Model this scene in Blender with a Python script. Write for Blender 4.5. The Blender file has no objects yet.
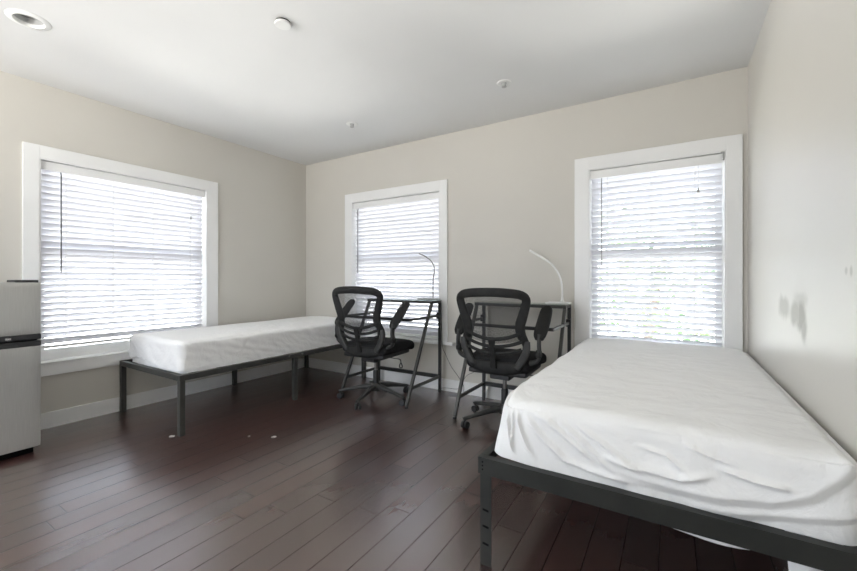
import bpy, bmesh, math, random
from mathutils import Vector, Matrix, noise

C = bpy.context.scene.collection
PI = math.pi
R = math.radians
XL, XR, YB, YR, ZC = -3.86, 0.42, 3.33, -1.7, 2.49      # room: left, right, back, rear, ceiling

# ------------------------------------------------------------------ camera
cam_d = bpy.data.cameras.new('camera')
cam_d.sensor_width = 36.0
cam_d.lens = 393.0 / 857.0 * 36.0
cam_d.shift_y = -6.2 / 857.0
cam_d.clip_start = 0.05
cam = bpy.data.objects.new('camera', cam_d)
C.objects.link(cam)
cam.location = (0, 0, 1.08)
cam.rotation_euler = (R(90), 0, R(31.9))
bpy.context.scene.camera = cam

# ------------------------------------------------------------------ world, daylight, exposure
sc = bpy.context.scene
sc.view_settings.view_transform = 'Standard'
sc.view_settings.look = 'None'
sc.view_settings.gamma = 1.0
sc.view_settings.use_curve_mapping = False
sc.view_settings.exposure = 0.72
SKY = 14.0
w = bpy.data.worlds.new('daylight')
sc.world = w
w.use_nodes = True
nt = w.node_tree
nt.nodes.clear()
tc = nt.nodes.new('ShaderNodeTexCoord')
sx = nt.nodes.new('ShaderNodeSeparateXYZ')
mr = nt.nodes.new('ShaderNodeMapRange')
mr.inputs['From Min'].default_value = -1
mr.inputs['From Max'].default_value = 1
ramp = nt.nodes.new('ShaderNodeValToRGB')
el = ramp.color_ramp.elements
el[0].position = 0.0; el[0].color = (1.05, 1.03, 0.99, 1)
el[1].position = 1.0; el[1].color = (0.26, 0.31, 0.40, 1)
e = el.new(0.34); e.color = (1.0, 0.985, 0.95, 1)
e = el.new(0.47); e.color = (0.42, 0.42, 0.42, 1)
e = el.new(0.52); e.color = (0.33, 0.35, 0.385, 1)
e = el.new(0.75); e.color = (0.31, 0.35, 0.42, 1)
bg = nt.nodes.new('ShaderNodeBackground')
bg.inputs['Strength'].default_value = SKY
wo = nt.nodes.new('ShaderNodeOutputWorld')
nt.links.new(tc.outputs['Generated'], sx.inputs[0])
nt.links.new(sx.outputs['Z'], mr.inputs['Value'])
nt.links.new(mr.outputs[0], ramp.inputs[0])
nt.links.new(ramp.outputs[0], bg.inputs['Color'])
nt.links.new(bg.outputs[0], wo.inputs[0])


def portal(name, loc, rot, sx_, sy_):
    d = bpy.data.lights.new(name, 'AREA')
    d.shape = 'RECTANGLE'
    d.size, d.size_y = sx_, sy_
    d.energy = 1.0
    d.cycles.is_portal = True
    o = bpy.data.objects.new(name, d)
    C.objects.link(o)
    o.location = loc
    o.rotation_euler = rot
    return o


# portals only guide the sampling of daylight through the openings, added rear and side ones included
portal('portal_left', (XL - 0.17, 1.515, 1.21), (0, R(-90), 0), 1.5, 1.2)
portal('portal_back', (-2.51, YB + 0.17, 1.21), (R(-90), 0, 0), 1.17, 1.5)
portal('portal_right', (-0.135, YB + 0.17, 1.21), (R(-90), 0, 0), 0.9, 1.5)
portal('portal_rear', (-2.45, YR - 0.17, 1.59), (R(90), 0, 0), 1.75, 1.42)
portal('portal_side', (XL - 0.17, -0.70, 1.21), (0, R(-90), 0), 1.5, 1.2)


# ------------------------------------------------------------------ materials
def mat(name, color=(0.8, 0.8, 0.8), rough=0.5, metal=0.0, spec=0.5):
    m = bpy.data.materials.new(name)
    m.use_nodes = True
    b = m.node_tree.nodes['Principled BSDF']
    b.inputs['Base Color'].default_value = (*color, 1)
    b.inputs['Roughness'].default_value = rough
    b.inputs['Metallic'].default_value = metal
    b.inputs['Specular IOR Level'].default_value = spec
    return m


def N(m, t, **kw):
    n = m.node_tree.nodes.new(t)
    for k, v in kw.items():
        setattr(n, k, v)
    return n


def L(m, a, b):
    m.node_tree.links.new(a, b)


def bsdf(m):
    return m.node_tree.nodes['Principled BSDF']


def add_noise(m, c1, c2, scale=8.0, detail=4.0, bump=0.0, bscale=None, dist=0.01, stretch=None, rough=None):
    """vary colour between c1 and c2 with noise in object space, optional bump"""
    t = N(m, 'ShaderNodeTexCoord')
    src = t.outputs['Object']
    if stretch:
        mp = N(m, 'ShaderNodeMapping')
        mp.inputs['Scale'].default_value = stretch
        L(m, src, mp.inputs['Vector'])
        src = mp.outputs[0]
    n = N(m, 'ShaderNodeTexNoise')
    n.inputs['Scale'].default_value = scale
    n.inputs['Detail'].default_value = detail
    L(m, src, n.inputs['Vector'])
    r = N(m, 'ShaderNodeValToRGB')
    r.color_ramp.elements[0].position = 0.3
    r.color_ramp.elements[1].position = 0.7
    r.color_ramp.elements[0].color = (*c1, 1)
    r.color_ramp.elements[1].color = (*c2, 1)
    L(m, n.outputs['Fac'], r.inputs[0])
    L(m, r.outputs[0], bsdf(m).inputs['Base Color'])
    if rough:
        q = N(m, 'ShaderNodeMapRange')
        q.inputs['To Min'].default_value, q.inputs['To Max'].default_value = rough
        L(m, n.outputs['Fac'], q.inputs['Value'])
        L(m, q.outputs[0], bsdf(m).inputs['Roughness'])
    if bump:
        n2 = N(m, 'ShaderNodeTexNoise')
        n2.inputs['Scale'].default_value = bscale or scale * 8
        n2.inputs['Detail'].default_value = 3
        L(m, src, n2.inputs['Vector'])
        bp = N(m, 'ShaderNodeBump')
        bp.inputs['Strength'].default_value = bump
        bp.inputs['Distance'].default_value = dist
        L(m, n2.outputs['Fac'], bp.inputs['Height'])
        L(m, bp.outputs[0], bsdf(m).inputs['Normal'])
    return m


M = {}
WALL1, WALL2 = (0.630, 0.605, 0.552), (0.645, 0.620, 0.567)
M['wall'] = add_noise(mat('wall_paint', rough=0.55, spec=0.35), WALL1, WALL2, 2.0, 2, 0.06, 140, 0.002)
M['ceiling'] = add_noise(mat('ceiling_paint', rough=0.8, spec=0.2), (0.74, 0.74, 0.73), (0.76, 0.76, 0.75), 2.0, 2, 0.05, 120, 0.002)
M['trim'] = add_noise(mat('trim_paint', rough=0.35), (0.85, 0.85, 0.84), (0.88, 0.88, 0.87), 3.0, 2)
M['plastic_white'] = add_noise(mat('white_plastic', rough=0.4), (0.80, 0.80, 0.78), (0.84, 0.84, 0.82), 5)
M['plastic_black'] = add_noise(mat('black_plastic', rough=0.45), (0.016, 0.016, 0.017), (0.024, 0.024, 0.025), 30, 3, 0.15, 400, 0.001)
M['plastic_grey'] = add_noise(mat('charcoal_plastic', rough=0.5, spec=0.35), (0.038, 0.038, 0.037), (0.050, 0.050, 0.048), 30, 3, 0.1, 400, 0.001)
M['frame_black'] = add_noise(mat('black_frame_plastic', rough=0.6, spec=0.25), (0.014, 0.014, 0.014), (0.022, 0.022, 0.021), 25, 3, 0.15, 300, 0.001)
M['seat_fabric'] = add_noise(mat('black_seat_fabric', rough=0.9, spec=0.2), (0.014, 0.014, 0.015), (0.030, 0.030, 0.031), 220, 2, 0.4, 500, 0.002)
M['metal_black'] = add_noise(mat('black_powder_coat', rough=0.42), (0.018, 0.018, 0.017), (0.026, 0.026, 0.024), 15, 3, 0.1, 500, 0.001)
M['metal_charcoal'] = add_noise(mat('charcoal_powder_coat', rough=0.42), (0.042, 0.042, 0.038), (0.055, 0.055, 0.050), 15, 3, 0.1, 500, 0.001)
M['metal_bed'] = add_noise(mat('black_bed_steel', rough=0.5, spec=0.3), (0.020, 0.021, 0.019), (0.028, 0.029, 0.026), 12, 3, 0.1, 500, 0.001)
M['dark'] = add_noise(mat('dark_recess', rough=0.8, spec=0.1), (0.004, 0.004, 0.004), (0.007, 0.007, 0.007), 10)
M['chrome'] = add_noise(mat('chrome', rough=0.22, metal=1.0), (0.55, 0.55, 0.54), (0.62, 0.62, 0.61), 10)
M['steel_dark'] = add_noise(mat('dark_column_steel', rough=0.35, metal=1.0), (0.20, 0.19, 0.18), (0.26, 0.25, 0.24), 10)
M['silver'] = add_noise(mat('silver_lamp_metal', rough=0.35, metal=0.8), (0.38, 0.38, 0.38), (0.45, 0.45, 0.44), 10)
M['steel'] = add_noise(mat('brushed_steel', rough=0.33, metal=0.8), (0.52, 0.52, 0.50), (0.60, 0.60, 0.58), 14, 5,
                       stretch=(40, 40, 0.6), rough=(0.28, 0.42))
M['can_grey'] = add_noise(mat('grey_reflector', rough=0.5), (0.40, 0.40, 0.39), (0.46, 0.46, 0.45), 10)
M['leaf'] = add_noise(mat('leaf', rough=0.6), (0.05, 0.11, 0.03), (0.13, 0.20, 0.07), 3)
M['bark'] = add_noise(mat('bark', rough=0.9), (0.07, 0.05, 0.04), (0.12, 0.09, 0.07), 6)
M['flake'] = add_noise(mat('paint_flake', rough=0.7), (0.40, 0.36, 0.34), (0.6, 0.56, 0.53), 60)
M['cord_white'] = add_noise(mat('white_cord', rough=0.4), (0.62, 0.62, 0.60), (0.68, 0.68, 0.66), 10)


def sheet_material():
    m = mat('white_sheet', rough=0.85, spec=0.2)
    bsdf(m).inputs['Sheen Weight'].default_value = 0.15
    t = N(m, 'ShaderNodeTexCoord')
    n1 = N(m, 'ShaderNodeTexNoise'); n1.inputs['Scale'].default_value = 5; n1.inputs['Detail'].default_value = 5
    n1.inputs['Distortion'].default_value = 1.2
    n2 = N(m, 'ShaderNodeTexNoise'); n2.inputs['Scale'].default_value = 26; n2.inputs['Detail'].default_value = 3
    n2.inputs['Distortion'].default_value = 0.6
    L(m, t.outputs['Object'], n1.inputs['Vector']); L(m, t.outputs['Object'], n2.inputs['Vector'])
    r = N(m, 'ShaderNodeValToRGB')
    r.color_ramp.elements[0].color = (0.86, 0.86, 0.85, 1)
    r.color_ramp.elements[1].color = (0.89, 0.89, 0.88, 1)
    L(m, n1.outputs['Fac'], r.inputs[0]); L(m, r.outputs[0], bsdf(m).inputs['Base Color'])
    b1 = N(m, 'ShaderNodeBump'); b1.inputs['Strength'].default_value = 0.5; b1.inputs['Distance'].default_value = 0.03
    b2 = N(m, 'ShaderNodeBump'); b2.inputs['Strength'].default_value = 0.3; b2.inputs['Distance'].default_value = 0.008
    L(m, n1.outputs['Fac'], b1.inputs['Height']); L(m, n2.outputs['Fac'], b2.inputs['Height'])
    L(m, b1.outputs[0], b2.inputs['Normal']); L(m, b2.outputs[0], bsdf(m).inputs['Normal'])
    return m


M['sheet'] = sheet_material()


def glass_material(name, tint, refl=0.5):
    m = bpy.data.materials.new(name)
    m.use_nodes = True
    m.node_tree.nodes.remove(bsdf(m))
    out = m.node_tree.nodes['Material Output']
    tr = N(m, 'ShaderNodeBsdfTransparent'); tr.inputs['Color'].default_value = (*tint, 1)
    gl = N(m, 'ShaderNodeBsdfGlossy'); gl.inputs['Roughness'].default_value = 0.03
    fr = N(m, 'ShaderNodeFresnel'); fr.inputs['IOR'].default_value = 1.45
    mx = N(m, 'ShaderNodeMixShader')
    L(m, fr.outputs[0], mx.inputs[0]); L(m, tr.outputs[0], mx.inputs[1]); L(m, gl.outputs[0], mx.inputs[2])
    L(m, mx.outputs[0], out.inputs['Surface'])
    return m


M['glass'] = glass_material('window_glass', (0.97, 0.98, 0.98))
M['desk_glass'] = glass_material('desk_glass', (0.86, 0.93, 0.91))


def slat_material():
    m = mat('blind_slat', (0.80, 0.80, 0.82), 0.45)
    out = m.node_tree.nodes['Material Output']
    t = N(m, 'ShaderNodeTexCoord')
    n = N(m, 'ShaderNodeTexNoise'); n.inputs['Scale'].default_value = 4
    r = N(m, 'ShaderNodeValToRGB')
    r.color_ramp.elements[0].color = (0.79, 0.79, 0.82, 1); r.color_ramp.elements[1].color = (0.82, 0.82, 0.84, 1)
    L(m, t.outputs['Object'], n.inputs['Vector']); L(m, n.outputs['Fac'], r.inputs[0])
    L(m, r.outputs[0], bsdf(m).inputs['Base Color'])
    tl = N(m, 'ShaderNodeBsdfTranslucent'); tl.inputs['Color'].default_value = (0.86, 0.84, 0.89, 1)
    mx = N(m, 'ShaderNodeMixShader'); mx.inputs[0].default_value = 0.10
    L(m, bsdf(m).outputs[0], mx.inputs[1]); L(m, tl.outputs[0], mx.inputs[2])
    L(m, mx.outputs[0], out.inputs['Surface'])
    return m


M['slat'] = slat_material()


def mesh_fabric():
    m = mat('chair_mesh_fabric', (0.03, 0.03, 0.032), 0.8, spec=0.2)
    out = m.node_tree.nodes['Material Output']
    t = N(m, 'ShaderNodeTexCoord')
    sp = N(m, 'ShaderNodeSeparateXYZ'); L(m, t.outputs['Object'], sp.inputs[0])
    facs = []
    for ax in ('X', 'Z'):
        mu = N(m, 'ShaderNodeMath', operation='MULTIPLY'); mu.inputs[1].default_value = 2 * PI / 0.006
        L(m, sp.outputs[ax], mu.inputs[0])
        si = N(m, 'ShaderNodeMath', operation='SINE'); L(m, mu.outputs[0], si.inputs[0])
        gt = N(m, 'ShaderNodeMath', operation='GREATER_THAN'); gt.inputs[1].default_value = 0.5
        L(m, si.outputs[0], gt.inputs[0]); facs.append(gt)
    mm = N(m, 'ShaderNodeMath', operation='MAXIMUM')
    L(m, facs[0].outputs[0], mm.inputs[0]); L(m, facs[1].outputs[0], mm.inputs[1])
    tr = N(m, 'ShaderNodeBsdfTransparent')
    mx = N(m, 'ShaderNodeMixShader')
    L(m, mm.outputs[0], mx.inputs[0]); L(m, tr.outputs[0], mx.inputs[1]); L(m, bsdf(m).outputs[0], mx.inputs[2])
    L(m, mx.outputs[0], out.inputs['Surface'])
    return m


M['mesh'] = mesh_fabric()


def floor_material():
    m = mat('dark_hardwood', rough=0.36, spec=0.9)
    bsdf(m).inputs['Coat Weight'].default_value = 0.7
    bsdf(m).inputs['Coat Roughness'].default_value = 0.24
    bsdf(m).inputs['Coat IOR'].default_value = 2.7
    bsdf(m).inputs['Specular Tint'].default_value = (1.0, 0.90, 0.88, 1)
    W_, LEN = 0.1225, 1.15
    t = N(m, 'ShaderNodeTexCoord')
    sp = N(m, 'ShaderNodeSeparateXYZ'); L(m, t.outputs['Object'], sp.inputs[0])

    def math_(op, a, b=None, c=None):
        n = N(m, 'ShaderNodeMath', operation=op)
        for i, v in enumerate((a, b, c)):
            if v is None:
                continue
            if isinstance(v, (int, float)):
                n.inputs[i].default_value = v
            else:
                L(m, v, n.inputs[i])
        return n.outputs[0]
    u = math_('DIVIDE', math_('ADD', sp.outputs['X'], 1.027 + 40 * W_), W_)
    row = math_('FLOOR', u)
    fu = math_('FRACT', u)
    wn = N(m, 'ShaderNodeTexWhiteNoise', noise_dimensions='1D'); L(m, row, wn.inputs['W'])
    v = math_('ADD', math_('DIVIDE', sp.outputs['Y'], LEN), math_('MULTIPLY', wn.outputs['Value'], 7.3))
    colu = math_('FLOOR', v)
    fv = math_('FRACT', v)
    cid = N(m, 'ShaderNodeCombineXYZ'); L(m, row, cid.inputs[0]); L(m, colu, cid.inputs[1])
    wn2 = N(m, 'ShaderNodeTexWhiteNoise', noise_dimensions='3D'); L(m, cid.outputs[0], wn2.inputs['Vector'])
    # distance to seams in metres
    du = math_('MULTIPLY', math_('MINIMUM', fu, math_('SUBTRACT', 1.0, fu)), W_)
    dv = math_('MULTIPLY', math_('MINIMUM', fv, math_('SUBTRACT', 1.0, fv)), LEN)
    dm = math_('MINIMUM', du, dv)
    seam = N(m, 'ShaderNodeMapRange'); seam.inputs['From Min'].default_value = 0.0006; seam.inputs['From Max'].default_value = 0.0030
    L(m, dm, seam.inputs['Value'])
    # grain
    mp = N(m, 'ShaderNodeMapping'); mp.inputs['Scale'].default_value = (26, 1.6, 1)
    off = N(m, 'ShaderNodeVectorMath', operation='MULTIPLY_ADD')
    L(m, wn2.outputs['Color'], off.inputs[0]); off.inputs[1].default_value = (9, 9, 0); L(m, t.outputs['Object'], off.inputs[2])
    L(m, off.outputs[0], mp.inputs['Vector'])
    gn = N(m, 'ShaderNodeTexNoise'); gn.inputs['Scale'].default_value = 1.6; gn.inputs['Detail'].default_value = 6
    L(m, mp.outputs[0], gn.inputs['Vector'])
    tone = math_('ADD', math_('MULTIPLY', gn.outputs['Fac'], 0.55), math_('MULTIPLY', wn2.outputs['Value'], 0.45))
    r = N(m, 'ShaderNodeValToRGB')
    r.color_ramp.elements[0].position = 0.2; r.color_ramp.elements[0].color = (0.034, 0.0125, 0.0100, 1)
    r.color_ramp.elements[1].position = 0.85; r.color_ramp.elements[1].color = (0.066, 0.026, 0.020, 1)
    L(m, tone, r.inputs[0])
    mix = N(m, 'ShaderNodeMix', data_type='RGBA')
    mix.inputs['A'].default_value = (0.010, 0.005, 0.004, 1)
    L(m, seam.outputs[0], mix.inputs['Factor']); L(m, r.outputs[0], mix.inputs['B'])
    L(m, mix.outputs['Result'], bsdf(m).inputs['Base Color'])
    rr = N(m, 'ShaderNodeMapRange'); rr.inputs['To Min'].default_value = 0.30; rr.inputs['To Max'].default_value = 0.40
    L(m, gn.outputs['Fac'], rr.inputs['Value']); L(m, rr.outputs[0], bsdf(m).inputs['Roughness'])
    L(m, math_('MULTIPLY_ADD', seam.outputs[0], 0.30, 0.15), bsdf(m).inputs['Specular IOR Level'])
    L(m, math_('MULTIPLY_ADD', seam.outputs[0], 0.7, 0.3), bsdf(m).inputs['Coat Weight'])
    hh = math_('ADD', seam.outputs[0], math_('MULTIPLY', gn.outputs['Fac'], 0.10))
    bp = N(m, 'ShaderNodeBump'); bp.inputs['Strength'].default_value = 0.5; bp.inputs['Distance'].default_value = 0.0012
    L(m, hh, bp.inputs['Height']); L(m, bp.outputs[0], bsdf(m).inputs['Normal'])
    return m


M['floor'] = floor_material()


def right_wall_material():
    m = add_noise(mat('semi_gloss_wall_paint', rough=0.34, spec=0.8), WALL1, WALL2, 2.0, 2, 0.03, 90, 0.002)
    b = bsdf(m)
    old = b.inputs['Base Color'].links[0].from_socket
    t = N(m, 'ShaderNodeTexCoord')
    nz = N(m, 'ShaderNodeTexNoise'); nz.inputs['Scale'].default_value = 14; nz.inputs['Detail'].default_value = 4
    L(m, t.outputs['Object'], nz.inputs['Vector'])
    prev = None
    # patched spots (y, z, half width, half height, strength), scuffs left on the paint
    for (y, z, a, h, s) in ((2.330, 0.955, 0.105, 0.050, 0.65), (2.130, 0.945, 0.085, 0.055, 0.65),
                            (2.045, 0.945, 0.055, 0.068, 0.85), (2.015, 0.890, 0.040, 0.045, 0.7),
                            (2.060, 1.000, 0.100, 0.030, 0.35), (1.585, 1.105, 0.012, 0.012, 0.6), (1.548, 1.102, 0.010, 0.014, 0.6)):
        mp = N(m, 'ShaderNodeMapping')
        mp.inputs['Location'].default_value = (0, -y / a, -z / h)
        mp.inputs['Scale'].default_value = (0, 1 / a, 1 / h)
        L(m, t.outputs['Object'], mp.inputs['Vector'])
        ln = N(m, 'ShaderNodeVectorMath', operation='LENGTH'); L(m, mp.outputs[0], ln.inputs[0])
        ad = N(m, 'ShaderNodeMath', operation='MULTIPLY_ADD'); ad.inputs[1].default_value = 1.3; L(m, nz.outputs['Fac'], ad.inputs[0]); L(m, ln.outputs['Value'], ad.inputs[2])
        mr_ = N(m, 'ShaderNodeMapRange'); mr_.inputs['From Min'].default_value = 1.25; mr_.inputs['From Max'].default_value = 1.95
        mr_.inputs['To Min'].default_value = s; mr_.inputs['To Max'].default_value = 0
        L(m, ad.outputs[0], mr_.inputs['Value'])
        if prev is None:
            prev = mr_.outputs[0]
        else:
            mx_ = N(m, 'ShaderNodeMath', operation='MAXIMUM'); L(m, prev, mx_.inputs[0]); L(m, mr_.outputs[0], mx_.inputs[1]); prev = mx_.outputs[0]
    mix = N(m, 'ShaderNodeMix', data_type='RGBA')
    mix.inputs['B'].default_value = (0.40, 0.395, 0.345, 1)
    L(m, prev, mix.inputs['Factor']); L(m, old, mix.inputs['A'])
    L(m, mix.outputs['Result'], b.inputs['Base Color'])
    rr = N(m, 'ShaderNodeMapRange'); rr.inputs['To Min'].default_value = 0.34; rr.inputs['To Max'].default_value = 0.6
    L(m, prev, rr.inputs['Value']); L(m, rr.outputs[0], b.inputs['Roughness'])
    return m


M['wall_right'] = right_wall_material()


# ------------------------------------------------------------------ mesh helpers
class MB:
    def __init__(self):
        self.v, self.f = [], []

    def quad_grid(self, rows, closed_u=False, closed_v=False):
        """rows: list of equal-length lists of points"""
        b = len(self.v)
        nu, nv = len(rows), len(rows[0])
        for r_ in rows:
            self.v += [tuple(p) for p in r_]
        for i in range(nu if closed_u else nu - 1):
            for j in range(nv if closed_v else nv - 1):
                i2, j2 = (i + 1) % nu, (j + 1) % nv
                self.f.append((b + i * nv + j, b + i * nv + j2, b + i2 * nv + j2, b + i2 * nv + j))
        return b

    def box(self, x0, x1, y0, y1, z0, z1):
        b = len(self.v)
        self.v += [(x0, y0, z0), (x1, y0, z0), (x1, y1, z0), (x0, y1, z0), (x0, y0, z1), (x1, y0, z1), (x1, y1, z1), (x0, y1, z1)]
        for q in ((0, 3, 2, 1), (4, 5, 6, 7), (0, 1, 5, 4), (1, 2, 6, 5), (2, 3, 7, 6), (3, 0, 4, 7)):
            self.f.append(tuple(b + i for i in q))
        return self

    def bar(self, p0, p1, w_, h_, up=(0, 0, 1)):
        """box section bar from p0 to p1; w_ across, h_ along up"""
        p0, p1 = Vector(p0), Vector(p1)
        d = (p1 - p0).normalized()
        up = Vector(up)
        s = d.cross(up)
        if s.length < 1e-4:
            s = d.cross(Vector((0, 1, 0)))
        s.normalize()
        u = s.cross(d).normalized()
        b = len(self.v)
        for p in (p0, p1):
            for a, c in ((-1, -1), (1, -1), (1, 1), (-1, 1)):
                self.v.append(tuple(p + s * (a * w_ / 2) + u * (c * h_ / 2)))
        for q in ((0, 1, 2, 3), (7, 6, 5, 4), (0, 4, 5, 1), (1, 5, 6, 2), (2, 6, 7, 3), (3, 7, 4, 0)):
            self.f.append(tuple(b + i for i in q))
        return self

    def sweep(self, pts, ws, ts, normal=(0, 1, 0), seg=12, closed=False, power=2.0):
        """flattened elliptical section swept along pts; ws = width across, ts = thickness along normal"""
        pts = [Vector(p) for p in pts]
        n = len(pts)
        if isinstance(ws, (int, float)): ws = [ws] * n
        if isinstance(ts, (int, float)): ts = [ts] * n
        rows = []
        for i, p in enumerate(pts):
            if closed:
                tg = pts[(i + 1) % n] - pts[i - 1]
            else:
                tg = pts[min(i + 1, n - 1)] - pts[max(i - 1, 0)]
            tg.normalize()
            nn = Vector(normal)
            nn = nn - tg * nn.dot(tg)
            if nn.length < 1e-3:
                nn = Vector((1, 0, 0)) - tg * tg.x
            nn.normalize()
            bb = tg.cross(nn)
            row = []
            for k in range(seg):
                a = 2 * PI * k / seg
                c, s = math.cos(a), math.sin(a)
                c = math.copysign(abs(c) ** (2 / power), c)
                s = math.copysign(abs(s) ** (2 / power), s)
                row.append(p + bb * (c * ws[i] / 2) + nn * (s * ts[i] / 2))
            rows.append(row)
        b = self.quad_grid(rows, closed_u=closed, closed_v=True)
        if not closed:
            self.f.append(tuple(b + k for k in range(seg))[::-1])
            self.f.append(tuple(b + (n - 1) * seg + k for k in range(seg)))
        return self

    def tube(self, pts, r_, seg=10, closed=False):
        n = len(pts)
        rs = [2 * r_] * n if isinstance(r_, (int, float)) else [2 * q for q in r_]
        pts = [Vector(p) for p in pts]
        # parallel-transport frame
        tg = []
        for i in range(n):
            t_ = (pts[(i + 1) % n] - pts[i - 1]) if closed else (pts[min(i + 1, n - 1)] - pts[max(i - 1, 0)])
            tg.append(t_.normalized())
        nn = Vector((0, 0, 1)) if abs(tg[0].z) < 0.9 else Vector((1, 0, 0))
        rows = []
        for i, p in enumerate(pts):
            nn = (nn - tg[i] * nn.dot(tg[i])).normalized()
            bb = tg[i].cross(nn)
            rows.append([p + (bb * math.cos(2 * PI * k / seg) + nn * math.sin(2 * PI * k / seg)) * rs[i] / 2 for k in range(seg)])
        b = self.quad_grid(rows, closed_u=closed, closed_v=True)
        if not closed:
            self.f.append(tuple(b + k for k in range(seg))[::-1])
            self.f.append(tuple(b + (n - 1) * seg + k for k in range(seg)))
        return self

    def lathe(self, prof, c=(0, 0, 0), seg=32, axis='Z', caps=True):
        """prof: (radius, height) pairs, revolved"""
        rows = []
        for (r_, h_) in prof:
            row = []
            for k in range(seg):
                a = 2 * PI * k / seg
                x, y = r_ * math.cos(a), r_ * math.sin(a)
                p = {'Z': (x, y, h_), 'X': (h_, x, y), 'Y': (x, h_, y)}[axis]
                row.append((p[0] + c[0], p[1] + c[1], p[2] + c[2]))
            rows.append(row)
        b = self.quad_grid(rows, closed_v=True)
        n = len(prof)
        if caps and prof[0][0] > 1e-6:
            self.f.append(tuple(b + k for k in range(seg))[::-1])
        if caps and prof[-1][0] > 1e-6:
            self.f.append(tuple(b + (n - 1) * seg + k for k in range(seg)))
        return self

    def build(self, name, m, parent=None, bevel=0.0, smooth=True, angle=35):
        me = bpy.data.meshes.new(name)
        me.from_pydata(self.v, [], self.f)
        bm = bmesh.new(); bm.from_mesh(me)
        bmesh.ops.remove_doubles(bm, verts=bm.verts, dist=1e-6)
        bmesh.ops.recalc_face_normals(bm, faces=bm.faces)
        bm.to_mesh(me); bm.free()
        if smooth:
            for p in me.polygons:
                p.use_smooth = True
            me.set_sharp_from_angle(angle=R(angle))
        me.materials.append(m)
        o = bpy.data.objects.new(name, me)
        C.objects.link(o)
        if parent is not None:
            o.parent = parent
        if bevel:
            bv = o.modifiers.new('bevel', 'BEVEL')
            bv.width = bevel; bv.segments = 2; bv.limit_method = 'ANGLE'; bv.angle_limit = R(40)
        return o


def smooth_path(pts, k=6, closed=False):
    """Catmull-Rom through tuples of any length"""
    n = len(pts)
    out = []
    rng = range(n if closed else n - 1)
    for i in rng:
        if closed:
            p0, p1, p2, p3 = pts[i - 1], pts[i], pts[(i + 1) % n], pts[(i + 2) % n]
        else:
            p0, p1, p2, p3 = pts[max(i - 1, 0)], pts[i], pts[i + 1], pts[min(i + 2, n - 1)]
        for s in range(k):
            t = s / k
            out.append(tuple(0.5 * (2 * b + (c - a) * t + (2 * a - 5 * b + 4 * c - d) * t * t + (3 * b - a - 3 * c + d) * t ** 3)
                             for a, b, c, d in zip(p0, p1, p2, p3)))
    if not closed:
        out.append(tuple(pts[-1]))
    return out


def tag(o, label, cat, group=None):
    o['label'] = label
    o['category'] = cat
    if group:
        o['group'] = group
    return o


def thing(name, label, cat, loc=(0, 0, 0), rz=0.0, group=None):
    o = bpy.data.objects.new(name, None)
    o.empty_display_size = 0.1
    C.objects.link(o)
    o.location = loc
    o.rotation_euler = (0, 0, rz)
    return tag(o, label, cat, group)


def copy_tree(o, parent=None):
    c = o.copy()
    C.objects.link(c)
    if parent is not None:
        c.parent = parent
    for ch in list(o.children):
        copy_tree(ch, c)
    return c


def struct(o):
    o['kind'] = 'structure'
    return o


# ------------------------------------------------------------------ room shell
T = 0.16
struct(MB().box(XL - T, XR + T, YR - T, YB + T, -0.12, 0.0).build('floor', M['floor'], smooth=False))
# ceiling with the round recess of the can light cut as a small square under its trim
cx, cy, hr = -2.974, 0.666, 0.066
cb = MB()
X0, X1, Y0, Y1, Z0, Z1 = XL - T, XR + T, YR - T, YB + T, ZC, ZC + 0.14
cb.box(X0, cx - hr, Y0, Y1, Z0, Z1).box(cx + hr, X1, Y0, Y1, Z0, Z1)
cb.box(cx - hr, cx + hr, Y0, cy - hr, Z0, Z1).box(cx - hr, cx + hr, cy + hr, Y1, Z0, Z1)
struct(cb.build('ceiling', M['ceiling'], smooth=False))

# openings  (a0, a1, z0, z1)
OP_ADDED = (-1.30, -0.10, 0.478, 1.950)      # unseen left-wall window behind the camera, added for more daylight
OP1 = (0.915, 2.108, 0.478, 1.950)
OP2 = (-3.088, -1.936, 0.478, 1.952)
OP3 = (-0.570, 0.305, 0.478, 1.950)
wl = MB()
wl.box(XL - T, XL, YR, OP_ADDED[0], 0, ZC).box(XL - T, XL, OP_ADDED[1], OP1[0], 0, ZC).box(XL - T, XL, OP_ADDED[0], OP_ADDED[1], 0, OP_ADDED[2]).box(XL - T, XL, OP_ADDED[0], OP_ADDED[1], OP_ADDED[3], ZC)
wl.box(XL - T, XL, OP1[1], YB, 0, ZC)
wl.box(XL - T, XL, OP1[0], OP1[1], 0, OP1[2]).box(XL - T, XL, OP1[0], OP1[1], OP1[3], ZC)
struct(wl.build('wall_left', M['wall'], smooth=False))
wb = MB()
wb.box(XL - T, OP2[0], YB, YB + T, 0, ZC).box(OP2[1], OP3[0], YB, YB + T, 0, ZC).box(OP3[1], XR + T, YB, YB + T, 0, ZC)
for q in (OP2, OP3):
    wb.box(q[0], q[1], YB, YB + T, 0, q[2]).box(q[0], q[1], YB, YB + T, q[3], ZC)
struct(wb.build('wall_back', M['wall'], smooth=False))
wr = struct(MB().box(XR, XR + T, YR - T, YB, 0, ZC).build('wall_right', M['wall_right'], smooth=False))
# rear wall behind the camera, with an unseen opening added to bring daylight in
RO_ADDED = (-3.3, -1.6, 0.9, 2.28)  # added opening, lifts the light on the far walls
wq = MB()
wq.box(XL - T, RO_ADDED[0], YR - T, YR, 0, ZC).box(RO_ADDED[1], XR + T, YR - T, YR, 0, ZC)
wq.box(RO_ADDED[0], RO_ADDED[1], YR - T, YR, 0, RO_ADDED[2]).box(RO_ADDED[0], RO_ADDED[1], YR - T, YR, RO_ADDED[3], ZC)
struct(wq.build('wall_rear', M['wall'], smooth=False))

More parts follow.
